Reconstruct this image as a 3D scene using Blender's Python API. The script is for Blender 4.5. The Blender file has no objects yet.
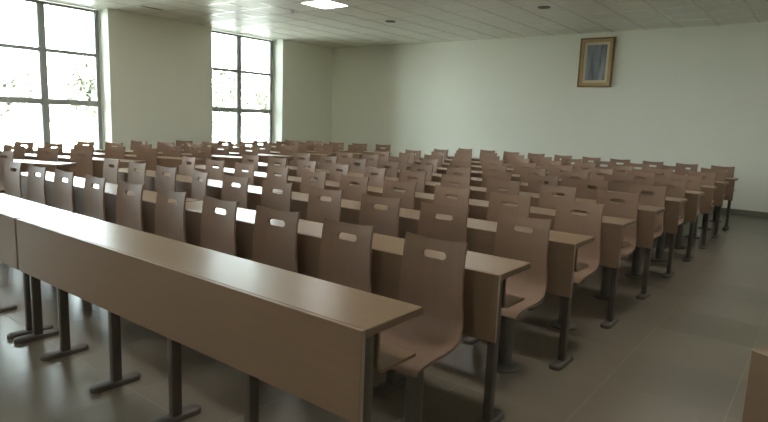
import bpy, bmesh, math, random
from mathutils import Vector, Matrix

scene = bpy.context.scene
C = scene.collection
PI = math.pi
random.seed(7)

# ------------------------------------------------------------------ camera
FPX, YAW, PIT, ROLL = 579.1, -0.65481, -0.15491, 0.03812
CAM = Vector((1.1076, -1.3523, 1.4099))
fw = Vector((math.sin(YAW)*math.cos(PIT), math.cos(YAW)*math.cos(PIT), math.sin(PIT)))
rt = Vector((math.cos(YAW), -math.sin(YAW), 0.0))
up = rt.cross(fw)
rt, up = rt*math.cos(ROLL) + up*math.sin(ROLL), up*math.cos(ROLL) - rt*math.sin(ROLL)
cd = bpy.data.cameras.new('camera')
cd.sensor_fit = 'HORIZONTAL'; cd.sensor_width = 36.0
cd.lens = FPX/768*36.0; cd.clip_start = 0.02; cd.clip_end = 500
cam = bpy.data.objects.new('camera', cd); C.objects.link(cam)
m = Matrix((rt, up, -fw)).transposed().to_4x4(); m.translation = CAM
cam.matrix_world = m
scene.camera = cam

# ------------------------------------------------------------------ world, light, exposure
SKY, EXPO = 21.5, 0.0
w = bpy.data.worlds.new('sky'); scene.world = w; w.use_nodes = True
bg = w.node_tree.nodes['Background']
bg.inputs['Color'].default_value = (0.87, 0.985, 1.04, 1)
bg.inputs['Strength'].default_value = SKY
LED_STRENGTH = 27.0
sd = bpy.data.lights.new('sun', 'SUN'); sd.energy = 600.0; sd.angle = 0.01; sd.color = (1.0, 0.97, 0.90)
sun = bpy.data.objects.new('sun', sd); C.objects.link(sun)
sun.rotation_euler = Vector((-0.45, 0.18, -0.87)).to_track_quat('-Z', 'Y').to_euler()   # from behind the hall: none comes in
vs = scene.view_settings
vs.view_transform = 'Standard'; vs.look = 'None'; vs.gamma = 1.0
vs.use_curve_mapping = False; vs.exposure = EXPO
scene.cycles.use_denoising = True
scene.cycles.max_bounces = 10; scene.cycles.diffuse_bounces = 7
scene.cycles.sample_clamp_indirect = 6.0
scene.cycles.caustics_reflective = False

# room measures in metres: x along the rows (windows at -x), y to the picture wall
XL, XR, YF, YB, H = -9.90, 4.30, -4.60, 10.47, 3.27
WT = 0.46                                   # depth of the window reveals
WINS = [(6.60, 8.66), (2.28, 4.31), (-2.05, 0.0)]
SILL = 0.55
for (a, b) in WINS:                         # portals: they only steer sampling of the sky through each window
    ld = bpy.data.lights.new('window_portal', 'AREA'); ld.shape = 'RECTANGLE'
    ld.size = H - SILL; ld.size_y = b - a; ld.cycles.is_portal = True
    lo = bpy.data.objects.new('window_portal', ld); C.objects.link(lo)
    lo.location = (XL - WT - 0.03, (a + b)/2, (H + SILL)/2)
    lo.rotation_euler = (0, -PI/2, 0)

# ------------------------------------------------------------------ materials
def mat(name, col, rough=0.5, var=0.0, scale=(1, 1, 1), nscale=4.0, spec=0.5, metal=0.0, bump=0.0, rnd=0.0, coat=0.0, col2=None):
    mt = bpy.data.materials.new(name); mt.use_nodes = True
    nt = mt.node_tree; b = nt.nodes['Principled BSDF']
    b.inputs['Roughness'].default_value = rough
    b.inputs['Metallic'].default_value = metal
    b.inputs['Specular IOR Level'].default_value = spec
    b.inputs['Coat Weight'].default_value = coat
    tc = nt.nodes.new('ShaderNodeTexCoord')
    mp = nt.nodes.new('ShaderNodeMapping'); mp.inputs['Scale'].default_value = scale
    nt.links.new(tc.outputs['Object'], mp.inputs['Vector'])
    no = nt.nodes.new('ShaderNodeTexNoise'); no.inputs['Scale'].default_value = nscale
    no.inputs['Detail'].default_value = 4.0
    oi = nt.nodes.new('ShaderNodeObjectInfo')
    vm = nt.nodes.new('ShaderNodeVectorMath'); vm.operation = 'ADD'
    nt.links.new(mp.outputs['Vector'], vm.inputs[0])
    sc = nt.nodes.new('ShaderNodeMath'); sc.operation = 'MULTIPLY'; sc.inputs[1].default_value = 17.0
    nt.links.new(oi.outputs['Random'], sc.inputs[0]); nt.links.new(sc.outputs[0], vm.inputs[1])
    nt.links.new(vm.outputs[0], no.inputs['Vector'])
    mx = nt.nodes.new('ShaderNodeMix'); mx.data_type = 'RGBA'
    c2 = col2 or tuple(c*(1 - var) for c in col)
    mx.inputs[6].default_value = (*col, 1); mx.inputs[7].default_value = (*c2, 1)
    nt.links.new(no.outputs['Fac'], mx.inputs[0])
    hs = nt.nodes.new('ShaderNodeHueSaturation')
    mr = nt.nodes.new('ShaderNodeMapRange')
    mr.inputs[3].default_value = 1 - rnd; mr.inputs[4].default_value = 1 + rnd
    nt.links.new(oi.outputs['Random'], mr.inputs[0]); nt.links.new(mr.outputs[0], hs.inputs['Value'])
    nt.links.new(mx.outputs[2], hs.inputs['Color']); nt.links.new(hs.outputs[0], b.inputs['Base Color'])
    if bump:
        bp = nt.nodes.new('ShaderNodeBump'); bp.inputs['Strength'].default_value = bump
        bp.inputs['Distance'].default_value = 0.002
        nt.links.new(no.outputs['Fac'], bp.inputs['Height']); nt.links.new(bp.outputs[0], b.inputs['Normal'])
    return mt

def emit(name, col, s):
    mt = bpy.data.materials.new(name); mt.use_nodes = True
    b = mt.node_tree.nodes['Principled BSDF']
    b.inputs['Base Color'].default_value = (*col, 1)
    b.inputs['Emission Color'].default_value = (*col, 1); b.inputs['Emission Strength'].default_value = s
    return mt

def glass_mat():
    mt = bpy.data.materials.new('window_glass'); mt.use_nodes = True
    nt = mt.node_tree; nt.nodes.clear()
    out = nt.nodes.new('ShaderNodeOutputMaterial'); mx = nt.nodes.new('ShaderNodeMixShader')
    tr = nt.nodes.new('ShaderNodeBsdfTransparent'); tr.inputs[0].default_value = (0.95, 0.98, 0.96, 1)
    gl = nt.nodes.new('ShaderNodeBsdfGlossy'); gl.inputs['Roughness'].default_value = 0.02
    fr = nt.nodes.new('ShaderNodeFresnel'); fr.inputs[0].default_value = 1.45
    nt.links.new(fr.outputs[0], mx.inputs[0]); nt.links.new(tr.outputs[0], mx.inputs[1])
    nt.links.new(gl.outputs[0], mx.inputs[2]); nt.links.new(mx.outputs[0], out.inputs[0])
    return mt

M = {
 'wood_top':  mat('beech_laminate_top', (0.24, 0.15, 0.084), 0.28, 0.12, (1.2, 16, 1), 3.0, rnd=0.03, spec=0.3),
 'wood_panel': mat('beech_laminate_panel', (0.235, 0.152, 0.096), 0.42, 0.12, (1.2, 1, 16), 3.0, rnd=0.03, spec=0.35),
 'wood_edge': mat('beech_edge_band', (0.40, 0.30, 0.23), 0.45, 0.1, (1, 1, 1), 8.0),
 'ply':       mat('beech_plywood_shell', (0.265, 0.168, 0.113), 0.55, 0.16, (14, 1.0, 1.0), 3.0, rnd=0.08, spec=0.3),
 'steel_leg': mat('brown_painted_steel', (0.098, 0.078, 0.064), 0.42, 0.15, nscale=9.0),
 'steel_pole': mat('grey_painted_steel', (0.135, 0.118, 0.104), 0.4, 0.15, nscale=9.0),
 'wall':      mat('pale_green_paint', (0.84, 0.85, 0.745), 0.6, 0.04, nscale=2.0, bump=0.05),
 'reveal':    mat('white_reveal_paint', (0.78, 0.80, 0.76), 0.6, 0.03, nscale=2.0),
 'ceil':      mat('white_ceiling_board', (0.76, 0.76, 0.68), 0.75, 0.03, nscale=3.0),
 'tile_c':    mat('mineral_ceiling_tile', (0.76, 0.755, 0.68), 0.42, 0.03, nscale=30.0, rnd=0.015, spec=0.5),
 'tbar':      mat('white_ceiling_bar', (0.92, 0.92, 0.86), 0.22, 0.02),
 'tile_f':    mat('grey_porcelain_tile', (0.195, 0.160, 0.118), 0.28, 0.22, nscale=2.2, rnd=0.05),
 'grout':     mat('pale_grout', (0.27, 0.235, 0.18), 0.4, 0.1, nscale=20.0),
 'base':      mat('olive_grey_skirting', (0.22, 0.21, 0.165), 0.5, 0.1),
 'frame':     mat('grey_aluminium_frame', (0.33, 0.345, 0.32), 0.45, 0.06),
 'gold':      mat('aged_gold_frame', (0.50, 0.36, 0.16), 0.4, 0.35, nscale=25.0, metal=0.3),
 'gold_dark': mat('dark_gold_edge', (0.22, 0.14, 0.05), 0.45, 0.3, nscale=25.0, metal=0.3),
 'mount':     mat('cream_mount', (0.62, 0.54, 0.38), 0.6, 0.05),
 'speaker':   mat('grey_grille', (0.16, 0.16, 0.145), 0.6, 0.2, nscale=60.0),
 'white_plastic': mat('white_plastic', (0.65, 0.65, 0.62), 0.4, 0.02),
 'led':       emit('led_diffuser', (1.0, 1.0, 0.97), LED_STRENGTH),
 'glass':     glass_mat(),
 'leaf':      mat('tree_leaf', (0.17, 0.185, 0.14), 0.7, 0.15, nscale=3.0, rnd=0.1),
 'bark':      mat('tree_bark', (0.20, 0.17, 0.14), 0.9, 0.2, nscale=12.0),
 'paving':    mat('pale_concrete_paving', (0.58, 0.57, 0.54), 0.9, 0.12, nscale=0.8),
 'render':    mat('pale_rendered_wall', (0.62, 0.60, 0.57), 0.9, 0.06, nscale=0.7),
 'darkpane':  mat('far_window_glass', (0.016, 0.017, 0.018), 0.5, 0.1),
}
# faded print of the framed picture: soft vertical bands of slate blue
pm = bpy.data.materials.new('faded_blue_print'); pm.use_nodes = True
nt = pm.node_tree; b = nt.nodes['Principled BSDF']; b.inputs['Roughness'].default_value = 0.35
tc = nt.nodes.new('ShaderNodeTexCoord'); mp = nt.nodes.new('ShaderNodeMapping')
mp.inputs['Scale'].default_value = (9.0, 1.0, 0.9)
no = nt.nodes.new('ShaderNodeTexNoise'); no.inputs['Scale'].default_value = 1.6; no.inputs['Detail'].default_value = 1.5
cr = nt.nodes.new('ShaderNodeValToRGB')
cr.color_ramp.elements[0].position = 0.33; cr.color_ramp.elements[0].color = (0.075, 0.085, 0.115, 1)
cr.color_ramp.elements[1].position = 0.70; cr.color_ramp.elements[1].color = (0.30, 0.33, 0.36, 1)
nt.links.new(tc.outputs['Object'], mp.inputs[0]); nt.links.new(mp.outputs[0], no.inputs['Vector'])
nt.links.new(no.outputs['Fac'], cr.inputs[0]); nt.links.new(cr.outputs[0], b.inputs['Base Color'])
M['print'] = pm

# ------------------------------------------------------------------ mesh helpers
def add_box(bm, x0, x1, y0, y1, z0, z1):
    vs_ = [bm.verts.new((x, y, z)) for z in (z0, z1) for y in (y0, y1) for x in (x0, x1)]
    for f in ((0, 2, 3, 1), (4, 5, 7, 6), (0, 1, 5, 4), (2, 6, 7, 3), (0, 4, 6, 2), (1, 3, 7, 5)):
        bm.faces.new([vs_[i] for i in f])

def box_bm(*a, bevel=0.0, seg=1):
    bm = bmesh.new(); add_box(bm, *a)
    if bevel: bmesh.ops.bevel(bm, geom=list(bm.edges), offset=bevel, segments=seg, affect='EDGES', profile=0.5)
    return bm

def prism_bm(pts, x0, x1):
    """closed (y, z) outline pushed along x"""
    bm = bmesh.new()
    a = [bm.verts.new((x0, y, z)) for y, z in pts]; c = [bm.verts.new((x1, y, z)) for y, z in pts]
    n = len(pts)
    for i in range(n): bm.faces.new((a[i], a[(i+1) % n], c[(i+1) % n], c[i]))
    bm.faces.new(a[::-1]); bm.faces.new(c)
    bmesh.ops.recalc_face_normals(bm, faces=bm.faces)
    return bm

def outline_z_bm(pts, z0, z1, bevel=0.0):
    """closed (x, y) outline raised from z0 to z1"""
    bm = bmesh.new()
    a = [bm.verts.new((x, y, z0)) for x, y in pts]; c = [bm.verts.new((x, y, z1)) for x, y in pts]
    n = len(pts)
    for i in range(n): bm.faces.new((a[i], a[(i+1) % n], c[(i+1) % n], c[i]))
    bm.faces.new(a[::-1]); top = bm.faces.new(c)
    bmesh.ops.recalc_face_normals(bm, faces=bm.faces)
    if bevel: bmesh.ops.bevel(bm, geom=list(top.edges), offset=bevel, segments=2, affect='EDGES', profile=0.5)
    return bm

def lathe_bm(prof, n=20):
    """(r, z) profile turned about z, closed at both ends"""
    bm = bmesh.new(); rings = []
    for r, z in prof:
        rings.append([bm.verts.new((r*math.cos(2*PI*i/n), r*math.sin(2*PI*i/n), z)) for i in range(n)])
    for p, q in zip(rings, rings[1:]):
        for i in range(n): bm.faces.new((p[i], p[(i+1) % n], q[(i+1) % n], q[i]))
    bm.faces.new(rings[0][::-1]); bm.faces.new(rings[-1])
    bmesh.ops.recalc_face_normals(bm, faces=bm.faces)
    return bm

def mesh(name, bm, m_, smooth=None):
    if smooth:
        for f in bm.faces: f.smooth = True
        for e in bm.edges:
            if len(e.link_faces) == 2 and e.calc_face_angle(0) > math.radians(smooth): e.smooth = False
    me = bpy.data.meshes.new(name); bm.to_mesh(me); bm.free(); me.materials.append(m_)
    return me

def obj(name, me, parent=None, loc=(0, 0, 0), rotz=0.0):
    o = bpy.data.objects.new(name, me); C.objects.link(o)
    o.location = loc; o.rotation_euler = (0, 0, rotz); o.parent = parent
    return o

def tag(o, label, cat, group=None):
    o['label'] = label; o['category'] = cat
    if group: o['group'] = group
    return o

def struct(o, label=None, cat=None):
    o['kind'] = 'structure'
    if label: o['label'] = label; o['category'] = cat
    return o

def copy_tree(o, parent=None):
    c = o.copy(); C.objects.link(c); c.parent = parent
    for ch in list(o.children): copy_tree(ch, c)
    return c

# ------------------------------------------------------------------ floor with its tiles
floor = struct(obj('floor', mesh('floor', box_bm(XL - WT, XR + 0.2, YF - 0.2, YB + 0.2, -0.12, -0.0006), M['grout'])),
               'grey porcelain tiled floor with thin pale joints', 'floor')
tile_me = mesh('floor_tile', box_bm(-0.297, 0.297, -0.297, 0.297, -0.0006, 0.0), M['tile_f'])
cells = []
nx0 = math.floor((XL - 0.24)/0.6); nx1 = math.ceil((XR - 0.24)/0.6)
ny0 = math.floor((YF - 0.09)/0.6); ny1 = math.ceil((YB - 0.09)/0.6)
for i in range(nx0, nx1):
    for j in range(ny0, ny1):
        x0, x1 = 0.24 + i*0.6, 0.84 + i*0.6; y0, y1 = 0.09 + j*0.6, 0.69 + j*0.6
        cut = x0 < XL or x1 > XR or y0 < YF or y1 > YB
        d = Vector(((x0 + x1)/2, (y0 + y1)/2, 0)) - CAM
        z = d.dot(fw); px = 384 + FPX*d.dot(rt)/z if z > 0.3 else 1e9; py = 211 - FPX*d.dot(up)/z if z > 0.3 else 1e9
        seen = -60 < px < 830 and 180 < py < 520
        cells.append((0 if seen else 1, d.length, x0, x1, y0, y1, cut))
cells.sort(key=lambda c: c[:2])
rest = bmesh.new(); nt_ = 0
for s_, d_, x0, x1, y0, y1, cut in cells:
    if not cut and nt_ < 300:
        obj('floor_tile', tile_me, floor, ((x0 + x1)/2, (y0 + y1)/2, 0)); nt_ += 1
    else:
        a, b_ = max(x0 + .003, XL), min(x1 - .003, XR); c, d = max(y0 + .003, YF), min(y1 - .003, YB)
        if b_ - a > 0.01 and d - c > 0.01: add_box(rest, a, b_, c, d, -0.0006, 0.0)
o = obj('floor_tiles_remaining', mesh('floor_tiles_remaining', rest, M['tile_f']), floor); o['kind'] = 'stuff'

# ------------------------------------------------------------------ ceiling: board, hanging bars, tiles
ceiling = struct(obj('ceiling', mesh('ceiling', box_bm(XL - WT, XR + 0.2, YF - 0.2, YB + 0.2, H + 0.012, H + 0.15), M['ceil'])),
                 'white suspended ceiling of square tiles', 'ceiling')
GX, GY = -0.76, 5.60
bar_x = [GX + 0.6*i for i in range(-16, 9) if XL + 0.03 < GX + 0.6*i < XR - 0.03]
bar_y = [GY + 0.6*j for j in range(-18, 9) if YF + 0.03 < GY + 0.6*j < YB - 0.03]
bxm = mesh('ceiling_bar_along', box_bm(-0.016, 0.016, YF, YB, H - 0.002, H + 0.012), M['tbar'])
bym = mesh('ceiling_bar_across', box_bm(XL, XR, -0.016, 0.016, H - 0.0015, H + 0.0125), M['tbar'])
for x in bar_x: obj('ceiling_bar', bxm, ceiling, (x, 0, 0))
for y in bar_y: obj('ceiling_bar', bym, ceiling, (0, y, 0))
LEDS = [(x - 0.06, y) for y, xs in ((5.9, (-5.8, -2.8, 0.2)), (1.7, (-8.8, -5.8, -2.8, 0.2)), (-3.1, (-5.8, -2.8, 0.2))) for x in xs]
ctile = mesh('ceiling_tile', box_bm(-0.284, 0.284, -0.284, 0.284, H + 0.003, H + 0.012), M['tile_c'])
rest = bmesh.new()
ex = [XL] + bar_x + [XR]; ey = [YF] + bar_y + [YB]
for a, b_ in zip(ex, ex[1:]):
    for c, d in zip(ey, ey[1:]):
        mx_, my_ = (a + b_)/2, (c + d)/2
        if any(abs(mx_ - lx) < 0.2 and abs(my_ - ly) < 0.2 for lx, ly in LEDS): continue
        if b_ - a > 0.59 and d - c > 0.59 and my_ > 3.7 and mx_ < 1.2: obj('ceiling_tile', ctile, ceiling, (mx_, my_, 0))
        elif b_ - a > 0.05 and d - c > 0.05: add_box(rest, a + .016, b_ - .016, c + .016, d - .016, H + 0.003, H + 0.012)
o = obj('ceiling_tiles_remaining', mesh('ceiling_tiles_remaining', rest, M['tile_c']), ceiling); o['kind'] = 'stuff'

# ------------------------------------------------------------------ walls
bm = bmesh.new()
edges = sorted(WINS); ys = [YF - 0.2] + [v for ab in edges for v in ab] + [YB + 0.2]
for k in range(0, len(ys), 2): add_box(bm, XL - WT, XL, ys[k], ys[k+1], 0.0, H + 0.012)
for a, b_ in WINS: add_box(bm, XL - WT, XL, a, b_, 0.0, SILL)
struct(obj('wall_left', mesh('wall_left', bm, M['wall'])), 'pale green window wall with deep reveals', 'wall')
struct(obj('wall_back', mesh('wall_back', box_bm(XL, XR, YB, YB + 0.2, 0, H + 0.012), M['wall'])), 'pale green back wall carrying the framed picture', 'wall')
struct(obj('wall_right', mesh('wall_right', box_bm(XR, XR + 0.2, YF - 0.2, YB + 0.2, 0, H + 0.012), M['wall'])), 'pale green side wall facing the windows', 'wall')
struct(obj('wall_front', mesh('wall_front', box_bm(XL, XR, YF - 0.2, YF, 0, H + 0.012), M['wall'])), 'pale green front wall of the hall', 'wall')
struct(obj('baseboard_back', mesh('baseboard_back', box_bm(XL + 0.016, XR - 0.016, YB - 0.015, YB, 0, 0.10, bevel=0.003), M['base'])), 'dark olive grey skirting along the back wall', 'baseboard')
struct(obj('baseboard_left', mesh('baseboard_left', box_bm(XL, XL + 0.015, YF, YB, 0, 0.10, bevel=0.003), M['base'])), 'dark olive grey skirting below the windows', 'baseboard')
struct(obj('baseboard_right', mesh('baseboard_right', box_bm(XR - 0.015, XR, YF, YB, 0, 0.10, bevel=0.003), M['base'])), 'dark olive grey skirting opposite the windows', 'baseboard')

WX = XL - 0.40                                # plane of the window frames
for n, (a, b_) in enumerate(WINS):
    c = (a + b_)/2
    wn = bpy.data.objects.new('window_%d' % (n + 1), None); C.objects.link(wn); wn.location = (WX, c, SILL)
    struct(wn, ['tall grey-framed window of six panes close to the back wall', 'tall grey-framed window of six panes farther from the back wall',
                'tall grey-framed window of six panes near the front'][n], 'window')
    hw, hh = (b_ - a)/2, H - SILL
    bm = bmesh.new()
    for s in (-1, 1): add_box(bm, -0.03, 0.03, min(s*hw, s*(hw - 0.07)), max(s*hw, s*(hw - 0.07)), 0.02, hh)
    add_box(bm, -0.03, 0.03, -hw + 0.07, hw - 0.07, 0.02, 0.09); add_box(bm, -0.03, 0.03, -hw + 0.07, hw - 0.07, hh - 0.05, hh)
    obj('window_frame', mesh('window_frame', bm, M['frame']), wn)
    obj('mullion', mesh('mullion', box_bm(-0.04, 0.04, -0.062, 0.062, 0.09, hh - 0.05, bevel=0.006), M['frame']), wn)
    tz = [(1.52 - SILL, 0.052), (2.43 - SILL, 0.032)]
    for z, t in tz:
        for s in (-1, 1):
            y0, y1 = sorted((s*0.062, s*(hw - 0.07)))
            obj('transom', mesh('transom', box_bm(-0.034, 0.034, y0, y1, z - t, z + t, bevel=0.005), M['frame']), wn)
    zz = [0.09, tz[0][0] - tz[0][1], tz[0][0] + tz[0][1], tz[1][0] - tz[1][1], tz[1][0] + tz[1][1], hh - 0.05]
    for s in (-1, 1):
        for k in (0, 2, 4):
            y0, y1 = sorted((s*0.062, s*(hw - 0.07)))
            obj('pane', mesh('pane', box_bm(-0.004, 0.004, y0, y1, zz[k], zz[k+1]), M['glass']), wn)
    obj('window_sill', mesh('window_sill', box_bm(-0.05, 0.42, -hw, hw, 0.0, 0.02, bevel=0.004), M['reveal']), wn)

# ------------------------------------------------------------------ lecture desk (local: top front edge on y = 0, x from 0 to -UW)
UW, DH, DD, PZ = 2.688, 0.75, 0.341, 0.433
LEGX = [-0.04, -0.62, -1.16, -1.70, -2.28, -2.648]
d_top = mesh('desktop', box_bm(-UW, 0, 0.0203, DD, DH - 0.030, DH, bevel=0.002), M['wood_top'], 40)
d_panel = mesh('front_panel', box_bm(-UW, 0, 0.0, 0.020, PZ, DH, bevel=0.0015), M['wood_panel'], 40)
out = [(DD, 0.556), (0.155, 0.556)] + [(0.155 - 0.045*math.sin(t), 0.601 - 0.045*math.cos(t)) for t in [PI/8*k for k in range(1, 5)]] + [(0.110, DH - 0.031)]
inn = [(0.122, DH - 0.031)] + [(0.155 - 0.033*math.sin(t), 0.601 - 0.033*math.cos(t)) for t in [PI/8*k for k in range(4, 0, -1)]] + [(0.155, 0.568), (DD, 0.568)]
d_shelf = mesh('book_shelf', prism_bm(out + inn, -UW + 0.02, -0.02), M['wood_top'], 40)
leg_me = mesh('leg', box_bm(-0.019, 0.019, 0.045, 0.095, 0.016, DH - 0.031, bevel=0.006, seg=2), M['steel_leg'], 40)
cap = [(0.037*math.cos(t), 0.20 - 0.037 + 0.037*math.sin(t)) for t in [PI*k/8 for k in range(9)]] + [(0.037*math.cos(t), -0.065 + 0.037 + 0.037*math.sin(t)) for t in [PI + PI*k/8 for k in range(9)]]
foot_me = mesh('foot', outline_z_bm(cap, 0.0, 0.026, bevel=0.008), M['steel_leg'], 50)
desk0 = bpy.data.objects.new('lecture_desk', None); C.objects.link(desk0)
band_me = mesh('edge_band', box_bm(-0.0005, 0.0012, 0.002, 0.018, PZ + 0.002, DH - 0.002), M['wood_edge'])
dband_me = mesh('edge_band', box_bm(-0.0005, 0.0012, 0.022, DD - 0.002, DH - 0.028, DH - 0.002), M['wood_panel'])
dt = obj('desktop', d_top, desk0); fp = obj('front_panel', d_panel, desk0); obj('book_shelf', d_shelf, desk0)
obj('edge_band', band_me, fp); obj('edge_band', dband_me, dt)
for par, me_ in ((fp, band_me), (dt, dband_me)):
    e_ = obj('edge_band', me_, par, (-UW - 0.0007, 0, 0))
for x in LEGX:
    l = obj('leg', leg_me, desk0, (x, 0, 0)); obj('foot', foot_me, l)

# ------------------------------------------------------------------ swivel chair (local: origin on the floor under the post)
def shell_bm():
    prof = [(-0.272, 0.405), (-0.262, 0.424), (-0.235, 0.436), (-0.16, 0.440), (-0.08, 0.438), (-0.01, 0.441), (0.035, 0.452), (0.062, 0.474),
            (0.082, 0.505), (0.094, 0.545), (0.098, 0.60), (0.099, 0.66), (0.101, 0.72), (0.105, 0.775), (0.1075, 0.796), (0.109, 0.806), (0.1105, 0.822), (0.112, 0.832), (0.118, 0.858), (0.125, 0.888)]
    half = [0.185, 0.192, 0.197, 0.198, 0.196, 0.193, 0.190, 0.187, 0.183, 0.178, 0.173, 0.170, 0.167, 0.165, 0.1645, 0.164, 0.164, 0.164, 0.164, 0.166]
    us = [-1, -0.7, -0.385, -0.30, -0.15, 0, 0.15, 0.30, 0.385, 0.7, 1]
    ra, rb = 14, 17                             # rows of the hand hole
    bm = bmesh.new(); V = []
    for r, ((y, z), h) in enumerate(zip(prof, half)):
        row = []
        k = max(0.0, min(1.0, (r - 7)/4))       # the back is hollowed across, the seat a little
        for u in us:
            dy = -0.016*u*u*k; dz = 0.010*u*u*(1 - k)*min(1, r/3)
            if r >= 18: dz += (0.013*u*u - 0.006)*(r - 17)/2
            row.append(bm.verts.new((u*h, y + dy, z + dz)))
        V.append(row)
    ca, cb = 2, 8                               # first and last hole column
    for r in range(len(V) - 1):
        for c in range(len(us) - 1):
            q = [V[r][c], V[r][c+1], V[r+1][c+1], V[r+1][c]]
            if ra <= r < rb and ca <= c < cb:
                corner = {(ra, ca): (0, 1, 3), (ra, cb-1): (0, 1, 2), (rb-1, ca): (0, 2, 3), (rb-1, cb-1): (1, 2, 3)}.get((r, c))
                if corner: bm.faces.new([q[i] for i in corner])
                continue
            bm.faces.new(q)
    loose = [v for v in bm.verts if not v.link_faces]
    bmesh.ops.delete(bm, geom=loose, context='VERTS')
    bmesh.ops.recalc_face_normals(bm, faces=bm.faces)
    bmesh.ops.solidify(bm, geom=list(bm.faces), thickness=0.012)
    bmesh.ops.recalc_face_normals(bm, faces=bm.faces)
    return bm
shell_me = mesh('seat_shell', shell_bm(), M['ply'], 40)
post_me = mesh('post', lathe_bm([(0.041, 0.016), (0.041, 0.33), (0.036, 0.335), (0.036, 0.40)], 18), M['steel_pole'], 40)
cbase_me = mesh('base_plate', lathe_bm([(0.095, 0.0), (0.095, 0.008), (0.082, 0.016), (0.045, 0.020), (0.042, 0.034)], 24), M['steel_pole'], 40)
bm = bmesh.new(); add_box(bm, -0.06, 0.06, -0.12, 0.05, 0.40, 0.410); add_box(bm, -0.115, -0.06, -0.13, 0.0, 0.410, 0.427); add_box(bm, 0.06, 0.115, -0.13, 0.0, 0.410, 0.427); add_box(bm, -0.06, 0.06, -0.13, 0.0, 0.410, 0.427)
mount_me = mesh('seat_bracket', bm, M['steel_pole'])
chair0 = bpy.data.objects.new('swivel_chair', None); C.objects.link(chair0)
obj('seat_shell', shell_me, chair0); obj('post', post_me, chair0); obj('base_plate', cbase_me, chair0); obj('seat_bracket', mount_me, chair0)

# ------------------------------------------------------------------ rows
ORD = ['front', 'second', 'third', 'fourth', 'fifth', 'sixth', 'seventh', 'eighth', 'ninth', 'tenth']
ROW = 0.946
first = {'d': True, 'c': True}
def place(kind, x, y, rz, label, cat, group):
    src = desk0 if kind == 'd' else chair0
    if first[kind]: o = src; first[kind] = False
    else: o = copy_tree(src)
    o.location = (x, y, 0); o.rotation_euler = (0, 0, rz)
    tag(o, label, cat, group)
    return o
POST_Y = 0.735
SEATS = [-0.285 - 0.534*i for i in range(5)]
rnd = random.Random(11)
for k in range(10):
    rowname = ORD[k] + ' row'
    for u in range(2):
        place('d', -u*(UW + 0.024), k*ROW, 0,
              'long beech desk, middle block, %s, %s' % (rowname, 'unit at the end away from windows' if u == 0 else 'unit at the window-side aisle'),
              'desk', 'straight desks of the middle block')
        for i, sx in enumerate(SEATS):
            n = u*5 + i
            a = rnd.uniform(-0.06, 0.06)
            if n > 0 and k > 0 and rnd.random() < 0.16: a += rnd.choice((-0.18, -0.12, 0.14))
            place('c', -0.28 - 0.528*n, k*ROW + POST_Y, a,
                  'brown plywood chair, middle block, %s, %s from end away from windows' % (rowname, (['first'] + ORD[1:])[n] + ' seat'),
                  'chair', 'swivel chairs of the middle block')
TH = math.radians(24); cs, sn = math.cos(TH), math.sin(TH)
for k in range(9):
    ox, oy = -6.12, 0.75 + 0.92*k
    place('d', ox, oy, TH, 'beech desk of the angled block below the windows, %s row' % ORD[k], 'desk', 'angled desks below the windows')
    for i, sx in enumerate(SEATS):
        lx, ly = sx, POST_Y - 0.085
        a = rnd.uniform(-0.08, 0.08)
        place('c', ox + lx*cs - ly*sn, oy + lx*sn + ly*cs, TH + a,
              'brown plywood chair, angled block below windows, %s row, %s seat from inner aisle' % (ORD[k], (['first'] + ORD[1:])[i]),
              'chair', 'swivel chairs of the angled window block')
# front desk of the mirrored block across the wide aisle: only its corner shows
ang = -TH
place('d', 0.98 + UW*math.cos(ang), 0.71 + UW*math.sin(ang), ang, 'angled beech desk alone across the aisle, away from the windows', 'desk', None)

# ------------------------------------------------------------------ framed picture on the back wall
pic = bpy.data.objects.new('framed_picture', None); C.objects.link(pic)
PX0, PX1, PZ0, PZ1 = -3.16, -2.50, 2.22, 3.17
pic.location = ((PX0 + PX1)/2, YB, PZ0)
tag(pic, 'gold framed slate-blue picture hanging high on the back wall', 'picture')
hw, hh = (PX1 - PX0)/2, PZ1 - PZ0
def ring(name, o_, i_, y0, y1, m_):
    bm = bmesh.new()
    add_box(bm, -hw + o_, -hw + i_, y0, y1, o_, hh - o_); add_box(bm, hw - i_, hw - o_, y0, y1, o_, hh - o_)
    add_box(bm, -hw + i_, hw - i_, y0, y1, o_, i_); add_box(bm, -hw + i_, hw - i_, y0, y1, hh - i_, hh - o_)
    return obj(name, mesh(name, bm, m_), pic)
ring('frame_edge', 0.0, 0.03, -0.045, -0.002, M['gold_dark'])
ring('frame', 0.03, 0.085, -0.036, -0.002, M['gold'])
ring('mount', 0.085, 0.135, -0.022, -0.002, M['mount'])
obj('print', mesh('print', box_bm(-hw + 0.135, hw - 0.135, -0.016, -0.002, 0.135, hh - 0.135), M['print']), pic)

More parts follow.
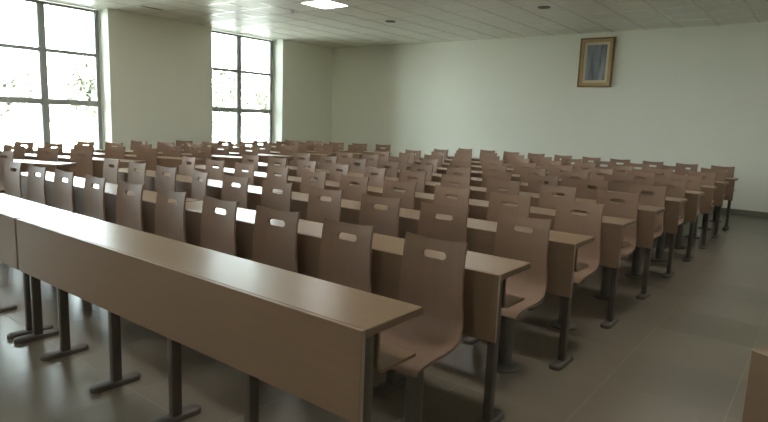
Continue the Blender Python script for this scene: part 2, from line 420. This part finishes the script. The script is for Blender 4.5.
# ------------------------------------------------------------------ ceiling fittings
led_me = mesh('diffuser', box_bm(-0.272, 0.272, -0.272, 0.272, H + 0.001, H + 0.008), M['led'])
bm = bmesh.new()
for s in (-1, 1):
    add_box(bm, min(s*.272, s*.283), max(s*.272, s*.283), -.283, .283, H - 0.001, H + 0.012)
    add_box(bm, -.272, .272, min(s*.272, s*.283), max(s*.272, s*.283), H - 0.001, H + 0.012)
ledf_me = mesh('light_rim', bm, M['tbar'])
for (x, y) in LEDS:
    l = bpy.data.objects.new('ceiling_light', None); C.objects.link(l); l.location = (x, y, 0)
    obj('diffuser', led_me, l); obj('light_rim', ledf_me, l)
    side = {-9: 'over the angled window block', -6: 'over the window-side aisle', -3: 'over the middle desk block', 0: 'over the wide aisle'}[round(x)]
    deep = {5.9: 'halfway to the back wall', 1.7: 'over the front rows', -3.1: 'before the front desks'}[y]
    lab = 'square lit ceiling panel %s, %s' % (side, deep)
    tag(l, lab, 'light', 'square ceiling light panels')
spk_me = mesh('grille', lathe_bm([(0.085, H - 0.012), (0.10, H - 0.006), (0.10, H + 0.003)], 24), M['speaker'], 40)
for x, lab in ((-5.85, 'round grey ceiling speaker above the window-side aisle'), (-2.8, 'round grey ceiling speaker in front of the framed picture')):
    o = obj('ceiling_speaker', spk_me, None, (x, 7.68, 0)); tag(o, lab, 'speaker', 'ceiling speakers')
spr = bpy.data.objects.new('smoke_detector', None); C.objects.link(spr); spr.location = (-6.75, 6.0, 0)
tag(spr, 'small white smoke detector on the ceiling beside a lit panel', 'detector')
obj('detector_base', mesh('detector_base', lathe_bm([(0.045, H - 0.012), (0.055, H + 0.003)], 18), M['white_plastic'], 40), spr)
obj('detector_head', mesh('detector_head', lathe_bm([(0.02, H - 0.06), (0.036, H - 0.05), (0.036, H - 0.02), (0.04, H - 0.012)], 18), M['white_plastic'], 40), spr)
vent = bpy.data.objects.new('ceiling_vent', None); C.objects.link(vent); vent.location = (-9.0, 4.66, 0)
tag(vent, 'narrow slot vent in the ceiling near the window pier', 'vent')
obj('vent_body', mesh('vent_body', box_bm(-0.05, 0.05, -0.22, 0.22, H - 0.004, H + 0.003), M['white_plastic']), vent)
for dx in (-0.025, 0.0, 0.025):
    obj('slot', mesh('slot', box_bm(dx - 0.007, dx + 0.007, -0.20, 0.20, H - 0.006, H - 0.004), M['speaker']), vent)

# ------------------------------------------------------------------ outside the windows
GZ = -0.9
struct(obj('ground', mesh('ground', box_bm(-90, XL - WT - 0.3, -50, 90, GZ - 0.2, GZ), M['paving'])), 'pale paved yard outside the windows', 'ground')
def tree(x, y, h, r, label, seed):
    rg = random.Random(seed)
    t = bpy.data.objects.new('tree', None); C.objects.link(t); t.location = (x, y, GZ)
    tag(t, label, 'tree', 'trees beyond the windows')
    obj('trunk', mesh('trunk', lathe_bm([(0.16, 0), (0.12, h*0.3), (0.06, h*0.7), (0.03, h*0.85)], 10), M['bark'], 40), t)
    bm = bmesh.new()
    blobs = [(rg.gauss(0, r*0.42), rg.gauss(0, r*0.42), h*rg.uniform(0.45, 0.92), r*rg.uniform(0.35, 0.55)) for _ in range(9)]
    for _ in range(1500):
        bx, by, bz, br = rg.choice(blobs)
        d = Vector((rg.gauss(0, 1), rg.gauss(0, 1), rg.gauss(0, 1))).normalized()*br*rg.uniform(0.55, 1.0)
        p = Vector((bx, by, bz)) + d
        a = Vector((rg.uniform(-1, 1), rg.uniform(-1, 1), rg.uniform(-1, 1))).normalized()
        b2 = a.cross(Vector((rg.uniform(-1, 1), rg.uniform(-1, 1), rg.uniform(-1, 1)))).normalized()
        s = rg.uniform(0.16, 0.3)
        bm.faces.new([bm.verts.new(p + a*s), bm.verts.new(p + b2*s*0.55), bm.verts.new(p - a*s), bm.verts.new(p - b2*s*0.55)])
    o = obj('foliage', mesh('foliage', bm, M['leaf']), t); o['kind'] = 'stuff'
tree(-33, 14.6, 5.2, 2.0, 'leafy green tree seen behind the pane beside the wall pier', 1)
tree(-30, 9.6, 5.0, 1.9, 'leafy green tree standing nearest the front outside', 2)
tree(-34, 25.0, 5.6, 2.4, 'wide green tree outside the window close to the back wall', 3)
tree(-36, 31.0, 5.6, 2.4, 'green tree standing farthest back beyond the yard', 4)
bl = bpy.data.objects.new('pale_building', None); C.objects.link(bl); bl.location = (-60, 25, GZ)
tag(bl, 'low pale building with dark windows across the yard', 'building')
obj('walls', mesh('walls', box_bm(-4, 4, -26, 26, 0, 3.4), M['render']), bl)
obj('roof_slab', mesh('roof_slab', box_bm(-4.3, 4.3, -26.3, 26.3, 3.4, 3.65), M['paving']), bl)
pw = mesh('far_window', box_bm(3.98, 4.03, -0.9, 0.9, 1.0, 2.3), M['darkpane'])
for q in range(12): obj('window', pw, bl, (0, -23 + q*4.2, 0))
